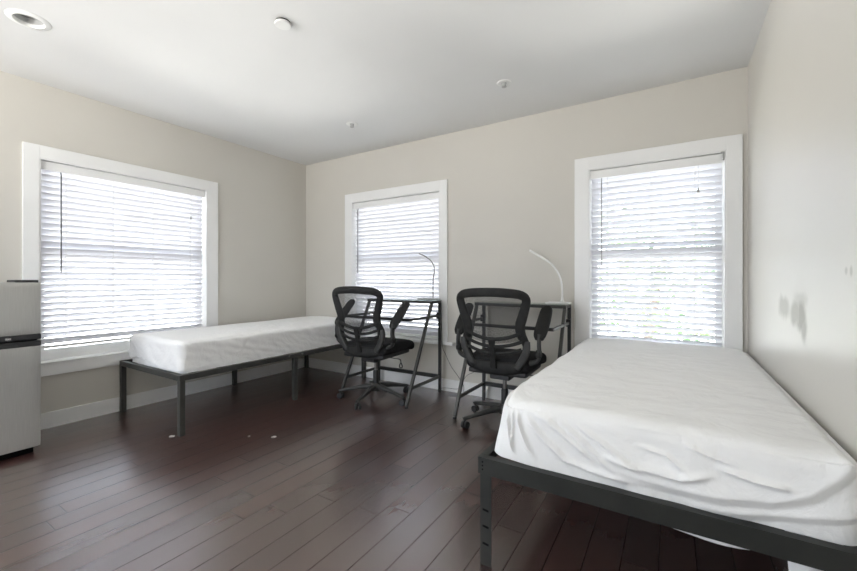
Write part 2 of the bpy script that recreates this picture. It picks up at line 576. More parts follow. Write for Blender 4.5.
BH = 0.115
struct(MB().box(XL, XL + 0.014, YR, YB, 0, BH).build('baseboard_left', M['trim'], bevel=0.003))
struct(MB().box(XL + 0.014, XR - 0.0141, YB - 0.014, YB, 0, BH).build('baseboard_back', M['trim'], bevel=0.003))
struct(MB().box(XR - 0.014, XR, YR, YB, 0, BH).build('baseboard_right', M['trim'], bevel=0.003))


# ------------------------------------------------------------------ windows
def window(n, loc, rz, op, cw, top, bottom_board, horn):
    """local frame: x along the wall, y outwards, z up"""
    a0, a1, z0, z1 = op
    root = bpy.data.objects.new('window_%d' % n, None)
    C.objects.link(root)
    root.location = loc; root.rotation_euler = (0, 0, rz)
    struct(root)
    l, r_ = cw
    zb = bottom_board if bottom_board is not None else z0
    k = MB()
    k.box(l, a0, -0.020, 0, zb, top).box(a1, r_, -0.020, 0, zb, top).box(a0, a1, -0.020, 0, z1, top)
    if bottom_board is not None:
        k.box(a0, a1, -0.020, 0, zb, z0 - 0.006)
    k.build('casing', M['trim'], root, bevel=0.002, smooth=False)
    j = MB()
    j.box(a0, a0 + 0.008, -0.016, 0.15, z0, z1).box(a1 - 0.008, a1, -0.016, 0.15, z0, z1).box(a0 + 0.008, a1 - 0.008, -0.016, 0.15, z1 - 0.008, z1)
    j.build('jamb', M['trim'], root, smooth=False)
    s = MB()
    if horn:
        s.box(l - horn, r_ + horn, -0.048, -0.0005, z0 - 0.030, z0).box(a0, a1, -0.001, 0.15, z0 - 0.012, z0 + 0.001)
    else:
        s.box(a0, a1, -0.026, 0.15, z0 - 0.008, z0 + 0.002)
    s.build('sill', M['trim'], root, bevel=0.003)
    zm = 1.262
    fr = 0.045
    for (nm, y0, lo, hi) in (('upper_sash', 0.118, zm - 0.02, z1 - 0.008), ('lower_sash', 0.088, z0 + 0.002, zm + 0.02)):
        b = MB()
        A0, A1 = a0 + 0.008, a1 - 0.008
        b.box(A0, A0 + fr, y0, y0 + 0.028, lo, hi).box(A1 - fr, A1, y0, y0 + 0.028, lo, hi)
        bt = 0.010 if nm == 'upper_sash' else 0.036
        b.box(A0 + fr, A1 - fr, y0, y0 + 0.028, lo, lo + fr + bt).box(A0 + fr, A1 - fr, y0, y0 + 0.028, hi - fr, hi)
        so = b.build(nm, M['trim'], root, smooth=False)
        g = MB().box(A0 + fr, A1 - fr, y0 + 0.012, y0 + 0.016, lo + fr + bt, hi - fr).build('glass_pane', M['glass'], so, smooth=False)
    return root


window(1, (XL, 0, 0), R(90), OP1, (0.830, 2.212), 2.040, 0.384, 0)
window(4, (XL, 0, 0), R(90), OP_ADDED, (-1.395, -0.005), 2.040, 0.384, 0)  # added out of view, unblinded, to let more daylight in
window(2, (0, YB, 0), 0, OP2, (-3.188, -1.850), 2.045, None, 0.075)
window(3, (0, YB, 0), 0, OP3, (-0.675, 0.392), 2.045, None, 0.02)


# ------------------------------------------------------------------ blinds
def blind(label, loc, rz, x0, x1, ztop, zbot, tilt, seed, wand, pulls, ladders, bracket=False):
    rnd = random.Random(seed)
    root = thing('window_blind', label, 'blind', loc, rz, 'white slatted window blinds')
    MB().box(x0 - 0.006, x1 + 0.006, 0.004, 0.014, ztop - 0.062, ztop).build('valance', M['trim'], root, bevel=0.002)
    MB().box(x0, x1, 0.018, 0.066, ztop - 0.050, ztop - 0.004).build('headrail', M['plastic_white'], root, bevel=0.002)
    pitch = 0.0445
    n = 60
    yc = 0.042
    b = MB()
    hw, th = 0.0255, 0.0028
    zs = []
    for i in range(n):
        zc = ztop - 0.066 - i * pitch
        if zc < zbot + 0.030:
            break
        zs.append(zc)
        a = R(tilt + rnd.uniform(-2.5, 2.5))
        sag = rnd.uniform(-0.0012, 0.0012)
        rows = []
        nseg = 12
        ca, sa = math.cos(a), math.sin(a)
        for s in range(nseg + 1):
            x = x0 + (x1 - x0) * s / nseg
            dz = sag * math.sin(PI * s / nseg) + rnd.uniform(-0.0004, 0.0004)
            row = []
            # closed section around the slat: room edge (t=-1) is up
            for (t, side) in ((-1, 1), (-0.5, 1), (0, 1), (0.5, 1), (1, 1), (1, -1), (0.5, -1), (0, -1), (-0.5, -1), (-1, -1)):
                crown = 0.0022 * (1 - t * t)
                ly, lz = t * hw, crown + side * th / 2
                row.append((x, yc + ly * ca + lz * sa, zc + dz - ly * sa + lz * ca))
            rows.append(row)
        bi = b.quad_grid(rows, closed_v=True)
        b.f.append(tuple(bi + k for k in range(10))[::-1])
        b.f.append(tuple(bi + nseg * 10 + k for k in range(10)))
    b.build('slats', M['slat'], root, angle=50)
    MB().box(x0, x1, yc - 0.025, yc + 0.025, zbot, zbot + 0.018).build('bottom_rail', M['plastic_white'], root, bevel=0.003)
    c = MB()
    for lx in ladders:
        for yy in (yc - 0.027, yc + 0.027):
            c.tube([(lx, yy, zbot + 0.018), (lx, yy, ztop - 0.05)], 0.0011, 5)
        for zc in zs:
            c.tube([(lx, yc - 0.027, zc + 0.004), (lx, yc + 0.027, zc - 0.010)], 0.0007, 4)
    c.build('ladder_cord', M['cord_white'], root)
    wx, wz = wand
    MB().tube([(wx, -0.004, wz), (wx, -0.004, ztop - 0.085), (wx, 0.004, ztop - 0.066)], 0.0040, 8).build('tilt_wand', M['plastic_grey'] if not bracket else M['silver'], root)
    for (px, pz) in pulls:
        p = MB().tube([(px, 0.008, pz), (px, 0.004, ztop - 0.06)], 0.0014, 5).build('pull_cord', M['cord_white'], root)
        MB().lathe([(0.002, 0.034), (0.005, 0.026), (0.008, 0.006), (0.007, 0.0), (0.0, 0.0)], (px, 0.008, pz - 0.032), 12).build('tassel', M['can_grey'], p)
    if bracket:
        bk = MB()
        bk.box(x1 - 0.012, x1 + 0.008, -0.026, -0.0205, ztop - 0.006, ztop + 0.006)
        bk.box(x1 + 0.000, x1 + 0.008, -0.026, 0.010, ztop - 0.045, ztop - 0.006)
        bk.build('bracket', M['can_grey'], root, bevel=0.001)
    return root


blind('wide white slatted blind on the left wall beside the fridge', (XL, 0, 0), R(90), 0.925, 2.086, 1.938, 0.575, 53, 1,
      (1.036, 1.13), [(1.968, 1.68)], (1.070, 1.364, 1.656, 1.968))
blind('white slatted blind behind the desk with the thin silver lamp', (0, YB, 0), 0, -3.074, -1.950, 1.938, 0.492, 57, 2,
      (-3.005, 1.15), [], (-2.94, -2.60, -2.32, -2.06))
blind('white slatted blind with a grey top bracket, behind the sheeted bed at right', (0, YB, 0), 0, -0.556, 0.286, 1.938, 0.500, 43, 3,
      (-0.475, 1.18), [(0.150, 1.72)], (-0.435, -0.140, 0.130), bracket=True)


# ------------------------------------------------------------------ beds
def rounded_box(x0, x1, y0, y1, z0, z1, r_, nx, ny, nz, disp=None, flat_base=False):
    """rounded cuboid as a fine grid; disp(p, n) -> displaced point"""
    mb = MB()
    lo = Vector((x0 + r_, y0 + r_, z0 + min(r_, (z1 - z0) / 2 - 1e-3)))
    if flat_base:
        lo.z = z0
    hi = Vector((x1 - r_, y1 - r_, z1 - min(r_, (z1 - z0) / 2 - 1e-3)))

    def mp(p):
        p = Vector(p)
        q = Vector((min(max(p.x, lo.x), hi.x), min(max(p.y, lo.y), hi.y), min(max(p.z, lo.z), hi.z)))
        d = p - q
        if d.length < 1e-9:
            d = Vector((0, 0, 1))
        m_ = max(abs(d.x), abs(d.y), abs(d.z))
        n = d.normalized()
        out = q + n * r_
        return disp(out, n) if disp else out
    # angle-friendly spacing near the corners

    def lin(a, b, n):
        return [a + (b - a) * i / n for i in range(n + 1)]
    xs, ys, zs = lin(x0, x1, nx), lin(y0, y1, ny), lin(z0, z1, nz)
    mb.quad_grid([[mp((x, y, z1)) for y in ys] for x in xs])
    mb.quad_grid([[mp((x, y, z0)) for y in ys] for x in xs])
    mb.quad_grid([[mp((x, y0, z)) for z in zs] for x in xs])
    mb.quad_grid([[mp((x, y1, z)) for z in zs] for x in xs])
    mb.quad_grid([[mp((x0, y, z)) for z in zs] for y in ys])
    mb.quad_grid([[mp((x1, y, z)) for z in zs] for y in ys])
    return mb


def seg_dist(u, v, poly):
    """unsigned distance, signed side (+ = above/left of travel), parameter"""
    best = (1e9, 0, 0)
    n = len(poly) - 1
    for i in range(n):
        ax, ay = poly[i]; bx, by = poly[i + 1]
        dx, dy = bx - ax, by - ay
        L2 = dx * dx + dy * dy
        t = max(0, min(1, ((u - ax) * dx + (v - ay) * dy) / L2))
        ex, ey = u - ax - dx * t, v - ay - dy * t
        d = math.hypot(ex, ey)
        if d < best[0]:
            best = (d, 1 if dx * ey - dy * ex > 0 else -1, (i + t) / n)
    return best


def ridge(u, v, poly, w_, a):
    d, s, t = seg_dist(u, v, poly)
    return a * math.exp(-(d / w_) ** 2) * min(1, 4 * t, 4 * (1 - t) + 0.15)


def lap(u, v, poly, w_, a, reach):
    """cloth lapping over: above the line it stands out and falls back sharply below it"""
    d, s, t = seg_dist(u, v, poly)
    d *= s
    if d > 0:
        return a * math.exp(-d / reach) * min(1, 5 * t + 0.1)
    return a * max(0, 1 + d / w_) * min(1, 5 * t + 0.1)


FR2 = [  # ridges on the near end of the foreground mattress, in (x, z)
    ([(-0.575, 0.600), (-0.545, 0.52), (-0.500, 0.43)], 0.007, 0.010),
    ([(-0.520, 0.605), (-0.480, 0.53), (-0.420, 0.44)], 0.009, 0.009),
    ([(-0.470, 0.600), (-0.400, 0.53), (-0.300, 0.44)], 0.010, 0.008),
    ([(-0.420, 0.600), (-0.330, 0.55), (-0.215, 0.47)], 0.010, 0.009),
    ([(-0.350, 0.590), (-0.260, 0.53), (-0.15, 0.45)], 0.009, 0.007),
    ([(-0.545, 0.610), (-0.530, 0.55), (-0.520, 0.47)], 0.005, 0.006),
    ([(-0.300, 0.590), (-0.200, 0.545), (-0.08, 0.475)], 0.008, 0.008),
    ([(0.02, 0.595), (0.08, 0.575), (0.16, 0.55)], 0.006, 0.005),
    ([(-0.10, 0.560), (-0.02, 0.55), (0.05, 0.50)], 0.007, 0.006),
    ([(-0.20, 0.500), (-0.10, 0.49), (0.02, 0.49), (0.10, 0.515)], 0.010, 0.010),
    ([(0.10, 0.540), (0.19, 0.525), (0.27, 0.53)], 0.008, 0.010),
    ([(-0.36, 0.465), (-0.24, 0.445), (-0.10, 0.435)], 0.008, 0.007),
]
LP2 = [
    ([(-0.22, 0.462), (-0.02, 0.455), (0.12, 0.462), (0.22, 0.482), (0.30, 0.522), (0.36, 0.575), (0.40, 0.625)], 0.026, 0.020, 0.07),
    ([(0.02, 0.412), (0.16, 0.428), (0.28, 0.455), (0.42, 0.500)], 0.022, 0.014, 0.05),
]


def disp2(p, n):
    q = Vector(p)
    d = 0.0
    if n.y < -0.3:
        k = min(1, (-n.y - 0.3) / 0.4)
        uv = (p.x + 0.02 * noise.noise(p * 6), p.z + 0.010 * noise.noise(p * 7 + Vector((5, 0, 0))))
        s = 1.9 * sum(ridge(*uv, *r_) for r_ in FR2) + sum(lap(*uv, *r_) for r_ in LP2)
        s += 0.006 * noise.noise(Vector((p.x * 7 + p.z * 5, 0, p.z * 9)))
        d += s * k
    if n.z > 0.5:
        d += 0.005 * noise.noise(Vector((p.x * 3, p.y * 3, 1))) + 0.0035 * noise.noise(Vector((p.x * 5, p.y * 16, 4.2)))
        fade = math.exp(-((p.x - 0.02) / 0.35) ** 2 - ((p.y - 2.7) / 0.5) ** 2)
        d += 0.006 * fade * noise.noise(Vector((p.x * 6 + p.y * 4, p.y * 22 - p.x * 8, 9.0)))
        # softer pillowing towards the edges
        ex = min(p.x + 0.60, 0.39 - p.x) / 0.20
        d += -0.010 * max(0, 1 - ex)
    if n.x < -0.4:
        d += 0.006 * noise.noise(Vector((0, p.y * 9 + p.z * 6, p.z * 4)))
    # soft, rounded foot corner
    dx = max(0, min(1, (-0.40 - p.x) / 0.20)); dy = max(0, min(1, (1.585 - p.y) / 0.20))
    k = (dx * dy) ** 1.5
    up = max(0, (p.z - FZ) / 0.226)
    q += Vector((0.050 * k * (0.35 + 0.65 * up), 0.040 * k * (0.35 + 0.65 * up), -0.022 * k * up))
    q.x += 0.018 * dx * dx * up
    return q + Vector(n) * d


def disp1(p, n):
    q = Vector(p)
    d = 0.0
    if n.x > 0.3:   # long side that faces the room: shallow tension folds running lengthwise
        d += 0.006 * noise.noise(Vector((3, p.y * 3 + p.z * 4, p.z * 26 + p.y * 6)))
        d += 0.004 * noise.noise(Vector((8, p.y * 14 + p.z * 18, p.z * 8)))
    if n.y < -0.3:
        d += 0.005 * noise.noise(Vector((p.x * 9 + p.z * 12, 0, p.z * 8)))
        # sheet hem pulled up in a shallow arch at the foot
        h = 0.035 * math.exp(-((p.x + 3.52) / 0.16) ** 2)
        if p.z < 0.435 + h:
            d -= 0.02
    if n.z > 0.5:
        d += 0.006 * noise.noise(Vector((p.x * 3, p.y * 2.5, 2))) - 0.010 * max(0, 1 - min(p.x + 3.72, -2.88 - p.x) / 0.18)
    return q + Vector(n) * d


# --- bed in the corner
BZ, FZ = 0.418, 0.408
bed1 = thing('platform_bed', 'charcoal metal platform bed frame standing along the left wall', 'bed', (0, 0, 0), 0, 'metal platform bed frames')
bx0, bx1, by0, by1 = -3.822, -2.868, 1.385, 3.308
MB().box(bx0, bx0 + 0.03, by0, by1, BZ - 0.040, BZ).build('side_rail', M['metal_charcoal'], bed1, bevel=0.002)
MB().box(bx1 - 0.03, bx1, by0, by1, BZ - 0.040, BZ).build('side_rail', M['metal_charcoal'], bed1, bevel=0.002)
MB().box(bx0 + 0.03, bx1 - 0.03, by0, by0 + 0.03, BZ - 0.040, BZ).build('end_rail', M['metal_charcoal'], bed1, bevel=0.002)
MB().box(bx0 + 0.03, bx1 - 0.03, by1 - 0.03, by1, BZ - 0.040, BZ).build('end_rail', M['metal_charcoal'], bed1, bevel=0.002)
for k in range(9):
    yy = by0 + 0.12 + k * 0.207
    MB().box(bx0 + 0.03, bx1 - 0.03, yy, yy + 0.04, BZ - 0.022, BZ - 0.006).build('slat', M['metal_charcoal'], bed1)
for (lx, ly) in ((bx1 - 0.036, by0), (bx0, by0), (bx1 - 0.036, 2.345), (bx0 + 0.0, 2.345), (bx1 - 0.036, by1 - 0.036), (bx0, by1 - 0.036)):
    top = BZ - 0.040 if True else BZ
    lg = MB().box(lx, lx + 0.036, ly, ly + 0.036, 0.0, top).build('leg', M['metal_charcoal'], bed1, bevel=0.002)
    if ly > 2 and ly < 3 and lx > -3:
        for dy in (-0.05, 0.09):
            MB().lathe([(0.0, 0.004), (0.006, 0.003), (0.008, 0.0)], (bx1, ly + dy, BZ - 0.018), 10, 'X').build('bolt', M['chrome'], lg)
bmat1 = rounded_box(-3.722, -2.905, 1.402, 3.290, BZ, 0.648, 0.045, 60, 130, 24, disp1, True).build('mattress', M['sheet'], None, angle=60)
tag(bmat1, 'narrow mattress in a white fitted sheet on the bed along the left wall', 'mattress', 'sheeted mattresses')

# --- bed in the foreground
F0, F1, G0, G1 = -0.628, 0.405, 1.365, 3.300
FZ = 0.408
bed2 = thing('platform_bed', 'black steel platform bed frame with slotted leg in the right foreground', 'bed', (0, 0, 0), 0, 'metal platform bed frames')
def angle_rail(name, prof, axis, a, b_):
    # L-shaped steel angle: profile swept straight along x or y
    rows = []
    for q in (a, b_):
        rows.append([(q, u, z) if axis == 'X' else (u, q, z) for u, z in prof])
    mb_ = MB()
    i0 = mb_.quad_grid(rows, closed_v=True)
    n_ = len(prof)
    mb_.f.append(tuple(i0 + k for k in range(n_))[::-1]); mb_.f.append(tuple(i0 + n_ + k for k in range(n_)))
    return mb_.build(name, M['metal_bed'], bed2, smooth=False)


def L_prof(u, s):
    return [(u, FZ - 0.062), (u, FZ), (u + s * 0.030, FZ), (u + s * 0.030, FZ - 0.006), (u + s * 0.006, FZ - 0.006), (u + s * 0.006, FZ - 0.062)]


angle_rail('side_rail', L_prof(F0, 1), 'Y', G0 + 0.031, G1 - 0.031)
angle_rail('side_rail', L_prof(F1, -1), 'Y', G0 + 0.031, G1 - 0.031)
angle_rail('end_rail', L_prof(G0, 1), 'X', F0, F1)
angle_rail('end_rail', L_prof(G1, -1), 'X', F0, F1)
for k in range(9):
    yy = G0 + 0.14 + k * 0.205
    MB().box(F0 + 0.006, F1 - 0.006, yy, yy + 0.03, FZ - 0.030, FZ - 0.008).build('slat', M['metal_bed'], bed2)
for (lx, ly, sx_, sy_) in ((F0, G0, 1, 1), (F1, G0, -1, 1), (F0, G1, 1, -1), (F1, G1, -1, -1), (F0, 2.31, 1, 1), (F1, 2.31, -1, 1)):
    # angle-section leg: one flange along x, one along y
    b = MB()
    xa, xb = sorted((lx + sx_ * 0.0062, lx + sx_ * 0.050))
    ya, yb = sorted((ly + sy_ * 0.0062, ly + sy_ * 0.0105))
    b.box(xa, xb, ya, yb, 0, FZ - 0.008)
    xa2, xb2 = sorted((lx + sx_ * 0.0062, lx + sx_ * 0.0105))
    ya2, yb2 = sorted((ly + sy_ * 0.0105, ly + sy_ * 0.050))
    b.box(xa2, xb2, ya2, yb2, 0, FZ - 0.008)
    lg = b.build('leg', M['metal_bed'], bed2)
    if ly == G0 and lx == F0:
        for zz in (0.211, 0.149, 0.084):
            MB().bar((lx + 0.016, ya - 0.0003, zz), (lx + 0.040, ya - 0.0003, zz - 0.003), 0.001, 0.008).build('slot', M['dark'], lg)
b = MB()
for zz in (FZ - 0.016, FZ - 0.030, FZ - 0.044):
    b.lathe([(0.0035, -0.0006), (0.0035, 0.0)], (F0 + 0.018, G0, zz), 10, 'Y')
b.build('bolt_hole', M['dark'], bed2)
bmat2 = rounded_box(-0.606, 0.412, 1.396, 3.285, FZ + 0.0005, 0.634, 0.055, 190, 150, 50, disp2, True).build('mattress', M['sheet'], None, angle=60)
tag(bmat2, 'thick mattress in a rumpled white fitted sheet on the foreground bed', 'mattress', 'sheeted mattresses')
# sheet hanging through below the rail
h = MB()
rows = []
for i in range(15):
    t = i / 14
    x = -0.10 + 0.36 * t
    drop = 0.004 + 0.034 * math.sin(PI * t) ** 0.8
    rows.append([(x, G0 + 0.062 + 0.006 * math.sin(9 * t + k), FZ - 0.035 - (drop + 0.03) * k / 5) for k in range(6)])
h.quad_grid(rows)
hm = h.build('sheet_hem', M['sheet'], bmat2)
hm.modifiers.new('thick', 'SOLIDIFY').thickness = 0.003
hm['label'] = 'white sheet hem drooping below the steel rail'
h = MB()
rows = []
for i in range(9):
    t = i / 8
    x = 0.262 + 0.085 * t
    rows.append([(x + 0.02 * k / 7, G0 + 0.075 + 0.008 * math.sin(7 * t + k * 0.6), FZ - 0.035 - (0.20 + 0.02 * t) * k / 7) for k in range(8)])
h.quad_grid(rows)
hm = h.build('sheet_hem', M['sheet'], bmat2)
hm.modifiers.new('thick', 'SOLIDIFY').thickness = 0.003
hm['label'] = 'loose white sheet corner hanging under the bed'


# ------------------------------------------------------------------ office chairs
def make_chair(label, loc, rz, base_phase):
    root = thing('office_chair', label, 'chair', loc, rz, 'black mesh office chairs')

    def yb(x, z):   # surface of the back: reclined, wrapped forward at the sides
        return -0.215 - 0.22 * max(0, z - 0.45) + 0.9 * x * x
    # outline of the back frame: (x, z, width)
    half = [(0.0, 0.992, 0.062), (0.12, 0.988, 0.062), (0.205, 0.976, 0.060), (0.238, 0.948, 0.060), (0.233, 0.900, 0.062), (0.210, 0.825, 0.068),
            (0.192, 0.765, 0.070), (0.196, 0.705, 0.066), (0.220, 0.645, 0.052), (0.218, 0.600, 0.046), (0.194, 0.535, 0.050), (0.165, 0.475, 0.074), (0.09, 0.460, 0.090), (0.0, 0.458, 0.092)]
    loop = half + [(-x, z, w_) for (x, z, w_) in half[-2:0:-1]]
    loop = smooth_path(loop, 5, True)
    MB().sweep([(x, yb(x, z), z) for x, z, w_ in loop], [q[2] for q in loop], 0.034, seg=12, closed=True, power=2.6).build('back_frame', M['frame_black'], root, angle=60)
    # mesh panel in the upper opening
    rows = []
    for i in range(13):
        z = 0.665 + (0.978 - 0.665) * i / 12
        wz = 0.190 + 0.030 * max(0, (z - 0.72) / 0.2)
        rows.append([(wz * (j / 8 - 1), yb(wz * (j / 8 - 1), z) + 0.004, z - (0.03 * (1 - (j / 8 - 1) ** 2) * (1 - i / 12))) for j in range(17)])
    b = MB(); b.quad_grid(rows)
    b.build('mesh_panel', M['mesh'], root)
    # lumbar ribs and spine
    b = MB()
    for (zs, zc, hw, wd) in ((0.715, 0.668, 0.195, 0.026), (0.660, 0.616, 0.205, 0.024), (0.604, 0.566, 0.195, 0.024)):
        pts = []
        for j in range(17):
            t = j / 8 - 1
            x = hw * t
            z = zc + (zs - zc) * t * t
            pts.append((x, yb(x, z) - 0.014, z))
        b.sweep(pts, wd, 0.016, seg=10, power=3)
    b.build('lumbar_rib', M['frame_black'], root, angle=60)
    b = MB()
    b.sweep([(0, yb(0, z) - 0.018, z) for z in (0.665, 0.62, 0.56, 0.50, 0.46)], [0.05, 0.044, 0.040, 0.044, 0.05], 0.02, seg=10, power=4)
    b.build('spine', M['frame_black'], root, angle=60)
    # grey brackets that run from the waist to the seat
    for s in (-1, 1):
        pts = smooth_path([(s * 0.236, yb(0.22, 0.66) - 0.010, 0.662, 0.036), (s * 0.230, yb(0.21, 0.6) - 0.020, 0.605, 0.050), (s * 0.202, yb(0.2, 0.54) - 0.022, 0.535, 0.052),
                           (s * 0.160, yb(0.15, 0.47) - 0.012, 0.470, 0.046), (s * 0.150, -0.12, 0.425, 0.040)], 5)
        MB().sweep([q[:3] for q in pts], [q[3] for q in pts], 0.022, seg=10, power=3.5).build('back_bracket', M['plastic_grey'], root, angle=60)
    # flip-up arms
    for s in (-1, 1):
        ax = s * 0.300
        post = smooth_path([(s * 0.225, -0.15, 0.500), (s * 0.285, -0.160, 0.525), (ax, -0.170, 0.575), (ax, -0.178, 0.640), (ax, -0.160, 0.705)], 5)
        arm = MB().sweep(post, [0.044] * len(post), 0.024, normal=(1, 0, 0), seg=10, power=3.5).build('armrest', M['plastic_grey'], root, angle=60)
        pad = smooth_path([(ax, -0.175, 0.672, 0.056), (ax, -0.148, 0.708, 0.090), (ax + s * 0.004, -0.065, 0.785, 0.096), (ax + s * 0.004, 0.020, 0.860, 0.084), (ax + s * 0.004, 0.042, 0.882, 0.050)], 5)
        nrm = Vector((0, -0.67, 0.74))
        MB().sweep([q[:3] for q in pad], [q[3] for q in pad], 0.030, normal=nrm, seg=12, power=2.8).build('arm_pad', M['frame_black'], arm, angle=60)
        MB().lathe([(0.0, -0.016), (0.026, -0.016), (0.028, -0.010), (0.028, 0.010), (0.026, 0.016), (0.0, 0.016)], (ax - s * 0.004, -0.170, 0.575), 18, 'X').build('hinge', M['frame_black'], arm)

    # seat cushion with a waterfall front
    def dseat(p, n):
        q = Vector(p)
        t = max(0, (p.y - 0.12) / 0.18)
        q.z -= 0.022 * t * t
        edge = 1 - max(abs(p.x) / 0.25, 0) ** 4
        if n.z > 0:
            q.z += 0.010 * edge + 0.006 * (1 - abs(p.y) / 0.3)
        q.x *= 1 - 0.10 * max(0, (-p.y - 0.02) / 0.22)
        return q
    rounded_box(-0.250, 0.250, -0.205, 0.285, 0.436, 0.518, 0.036, 24, 24, 8, dseat).build('seat', M['seat_fabric'], root, angle=70)
    rounded_box(-0.215, 0.215, -0.19, 0.235, 0.398, 0.440, 0.014, 12, 12, 4, None).build('seat_pan', M['plastic_black'], root, angle=60)
    mech = MB().box(-0.075, 0.075, -0.12, 0.10, 0.352, 0.398).build('tilt_mechanism', M['plastic_black'], root, bevel=0.008)
    lv = MB().tube(smooth_path([(0.07, 0.05, 0.375), (0.16, 0.05, 0.372), (0.225, 0.05, 0.368), (0.236, 0.05, 0.350), (0.236, 0.05, 0.338)], 4), 0.004, 8)
    lever = lv.build('lever', M['plastic_black'], mech)
    ring = [(0.236 + 0.014 * math.sin(a) * (1 + 0.5 * math.cos(a) * -1), 0.05, 0.315 + 0.022 * math.cos(a)) for a in [2 * PI * k / 16 for k in range(16)]]
    MB().tube(ring, 0.0045, 8, closed=True).build('lever_handle', M['plastic_black'], lever)
    MB().lathe([(0.0, 0.36), (0.0145, 0.36), (0.0145, 0.215), (0.0, 0.215)], (0, 0, 0), 20).build('gas_column', M['steel_dark'], root)
    MB().lathe([(0.0, 0.262), (0.022, 0.262), (0.026, 0.250), (0.027, 0.10), (0.0, 0.10)], (0, 0, 0), 20).build('column_sleeve', M['plastic_black'], root)
    MB().lathe([(0.0, 0.148), (0.034, 0.148), (0.046, 0.130), (0.050, 0.092), (0.044, 0.078), (0.0, 0.078)], (0, 0, 0), 24).build('base_hub', M['plastic_grey'], root)
    for k in range(5):
        a = R(base_phase + 72 * k)
        ca, sa = math.cos(a), math.sin(a)
        pts = smooth_path([(0.036, 0.116, 0.046, 0.050), (0.14, 0.106, 0.042, 0.038), (0.24, 0.088, 0.036, 0.030), (0.318, 0.074, 0.034, 0.024), (0.338, 0.070, 0.024, 0.018)], 4)
        leg = MB().sweep([(q[0] * ca, q[0] * sa, q[1]) for q in pts], [q[2] for q in pts], [q[3] for q in pts], normal=(0, 0, 1), seg=10, power=3).build('leg', M['plastic_grey'], root, angle=60)
        # twin-wheel caster, trailing slightly
        wx, wy = 0.322 * ca, 0.322 * sa
        c = MB()
        tx, ty = -sa, ca
        off = 0.012
        rnd = random.Random(k + 11 * int(base_phase + 400))
        th_ = a + rnd.uniform(-0.9, 0.9)
        tx, ty = math.cos(th_ + PI / 2), math.sin(th_ + PI / 2)
        for sd in (-1, 1):
            rows = []
            for (rr_, hh_) in ((0.0, 0.006), (0.016, 0.006), (0.025, 0.007), (0.0275, 0.012), (0.0275, 0.020), (0.024, 0.024), (0.0, 0.025)):
                rows.append([(wx + tx * hh_ * sd + rr_ * math.cos(2 * PI * m_ / 18) * -ty, wy + ty * hh_ * sd + rr_ * math.cos(2 * PI * m_ / 18) * tx,
                              0.0275 + rr_ * math.sin(2 * PI * m_ / 18)) for m_ in range(18)])
            c.quad_grid(rows, closed_v=True)
        c.tube([(wx, wy, 0.030), (wx, wy, 0.068)], 0.009, 10)
        c.build('caster', M['plastic_black'], leg)
    return root


make_chair('black mesh office chair at the desk under the window, arms flipped up', (-2.285, 2.770, 0), R(3), -9)
make_chair('black mesh office chair beside the foreground bed, arms flipped up', (-1.072, 2.805, 0), R(2), 12)


# ------------------------------------------------------------------ desks
def make_desk(label, x0, x1):
    yr = 3.252
    root = thing('desk', label, 'desk', ((x0 + x1) / 2, yr, 0), 0, 'black tube frame desks')
    hw = (x1 - x0) / 2 - 0.0125
    ZT = 0.884
    yt = -0.150         # where the sloping legs meet the top, from the rear legs
    yf = -0.556         # feet of the sloping legs
    for s in (-1, 1):
        MB().box(s * hw - 0.0125, s * hw + 0.0125, -0.0125, 0.0125, 0, ZT - 0.006).build('rear_leg', M['metal_black'], root, bevel=0.002)
        lg = MB().bar((s * hw, yf, 0.014), (s * hw, yt, ZT - 0.026), 0.024, 0.024, up=(0, 1, 0)).build('front_leg', M['metal_charcoal'], root, bevel=0.002)
        MB().lathe([(0.0, 0.0), (0.016, 0.0), (0.014, 0.016), (0.0, 0.017)], (s * hw, yf, 0), 12).build('foot', M['plastic_black'], lg)
        MB().box(s * hw - 0.0125, s * hw + 0.0125, yt - 0.02, -0.0126, ZT - 0.028, ZT - 0.006).build('top_rail', M['metal_black'], root, bevel=0.002)
        zs = 0.150
        ys = yf + (yt - yf) * (zs / ZT)
        MB().bar((s * hw, ys, zs), (s * hw, -0.013, zs), 0.020, 0.024).build('stretcher', M['metal_charcoal'], root, bevel=0.002)
        MB().bar((s * hw, -0.507, 0.733), (s * hw, -0.013, 0.733), 0.018, 0.020).build('desktop_rail', M['metal_charcoal'], root, bevel=0.002)
        MB().box(s * (hw) - 0.018, s * hw + 0.018, -0.040, -0.013, 0.705, 0.765).build('clamp', M['plastic_black'], root, bevel=0.004)
    MB().box(-hw + 0.0126, hw - 0.0126, -0.0125, 0.0125, ZT - 0.028, ZT - 0.006).build('top_rail', M['metal_black'], root, bevel=0.002)
    MB().box(-hw + 0.0126, hw - 0.0126, yt - 0.02, yt + 0.004, ZT - 0.028, ZT - 0.006).build('top_rail', M['metal_black'], root, bevel=0.002)
    MB().box(-hw + 0.0126, hw - 0.0126, -0.0125, 0.0125, 0.132, 0.166).build('stretcher', M['metal_black'], root, bevel=0.002)
    MB().tube([(-hw - 0.006, -0.507, 0.733), (hw + 0.006, -0.507, 0.733)], 0.0125, 14).build('front_rod', M['metal_black'], root)
    MB().box(-hw - 0.012, hw + 0.012, yt - 0.022, 0.014, ZT - 0.006, ZT).build('shelf_glass', M['desk_glass'], root, smooth=False)
    return root


make_desk('black tube desk frame with narrow glass top shelf before the middle window', -2.655, -1.884)
make_desk('black tube desk frame with glass top shelf carrying the white lamp', -1.452, -0.690)

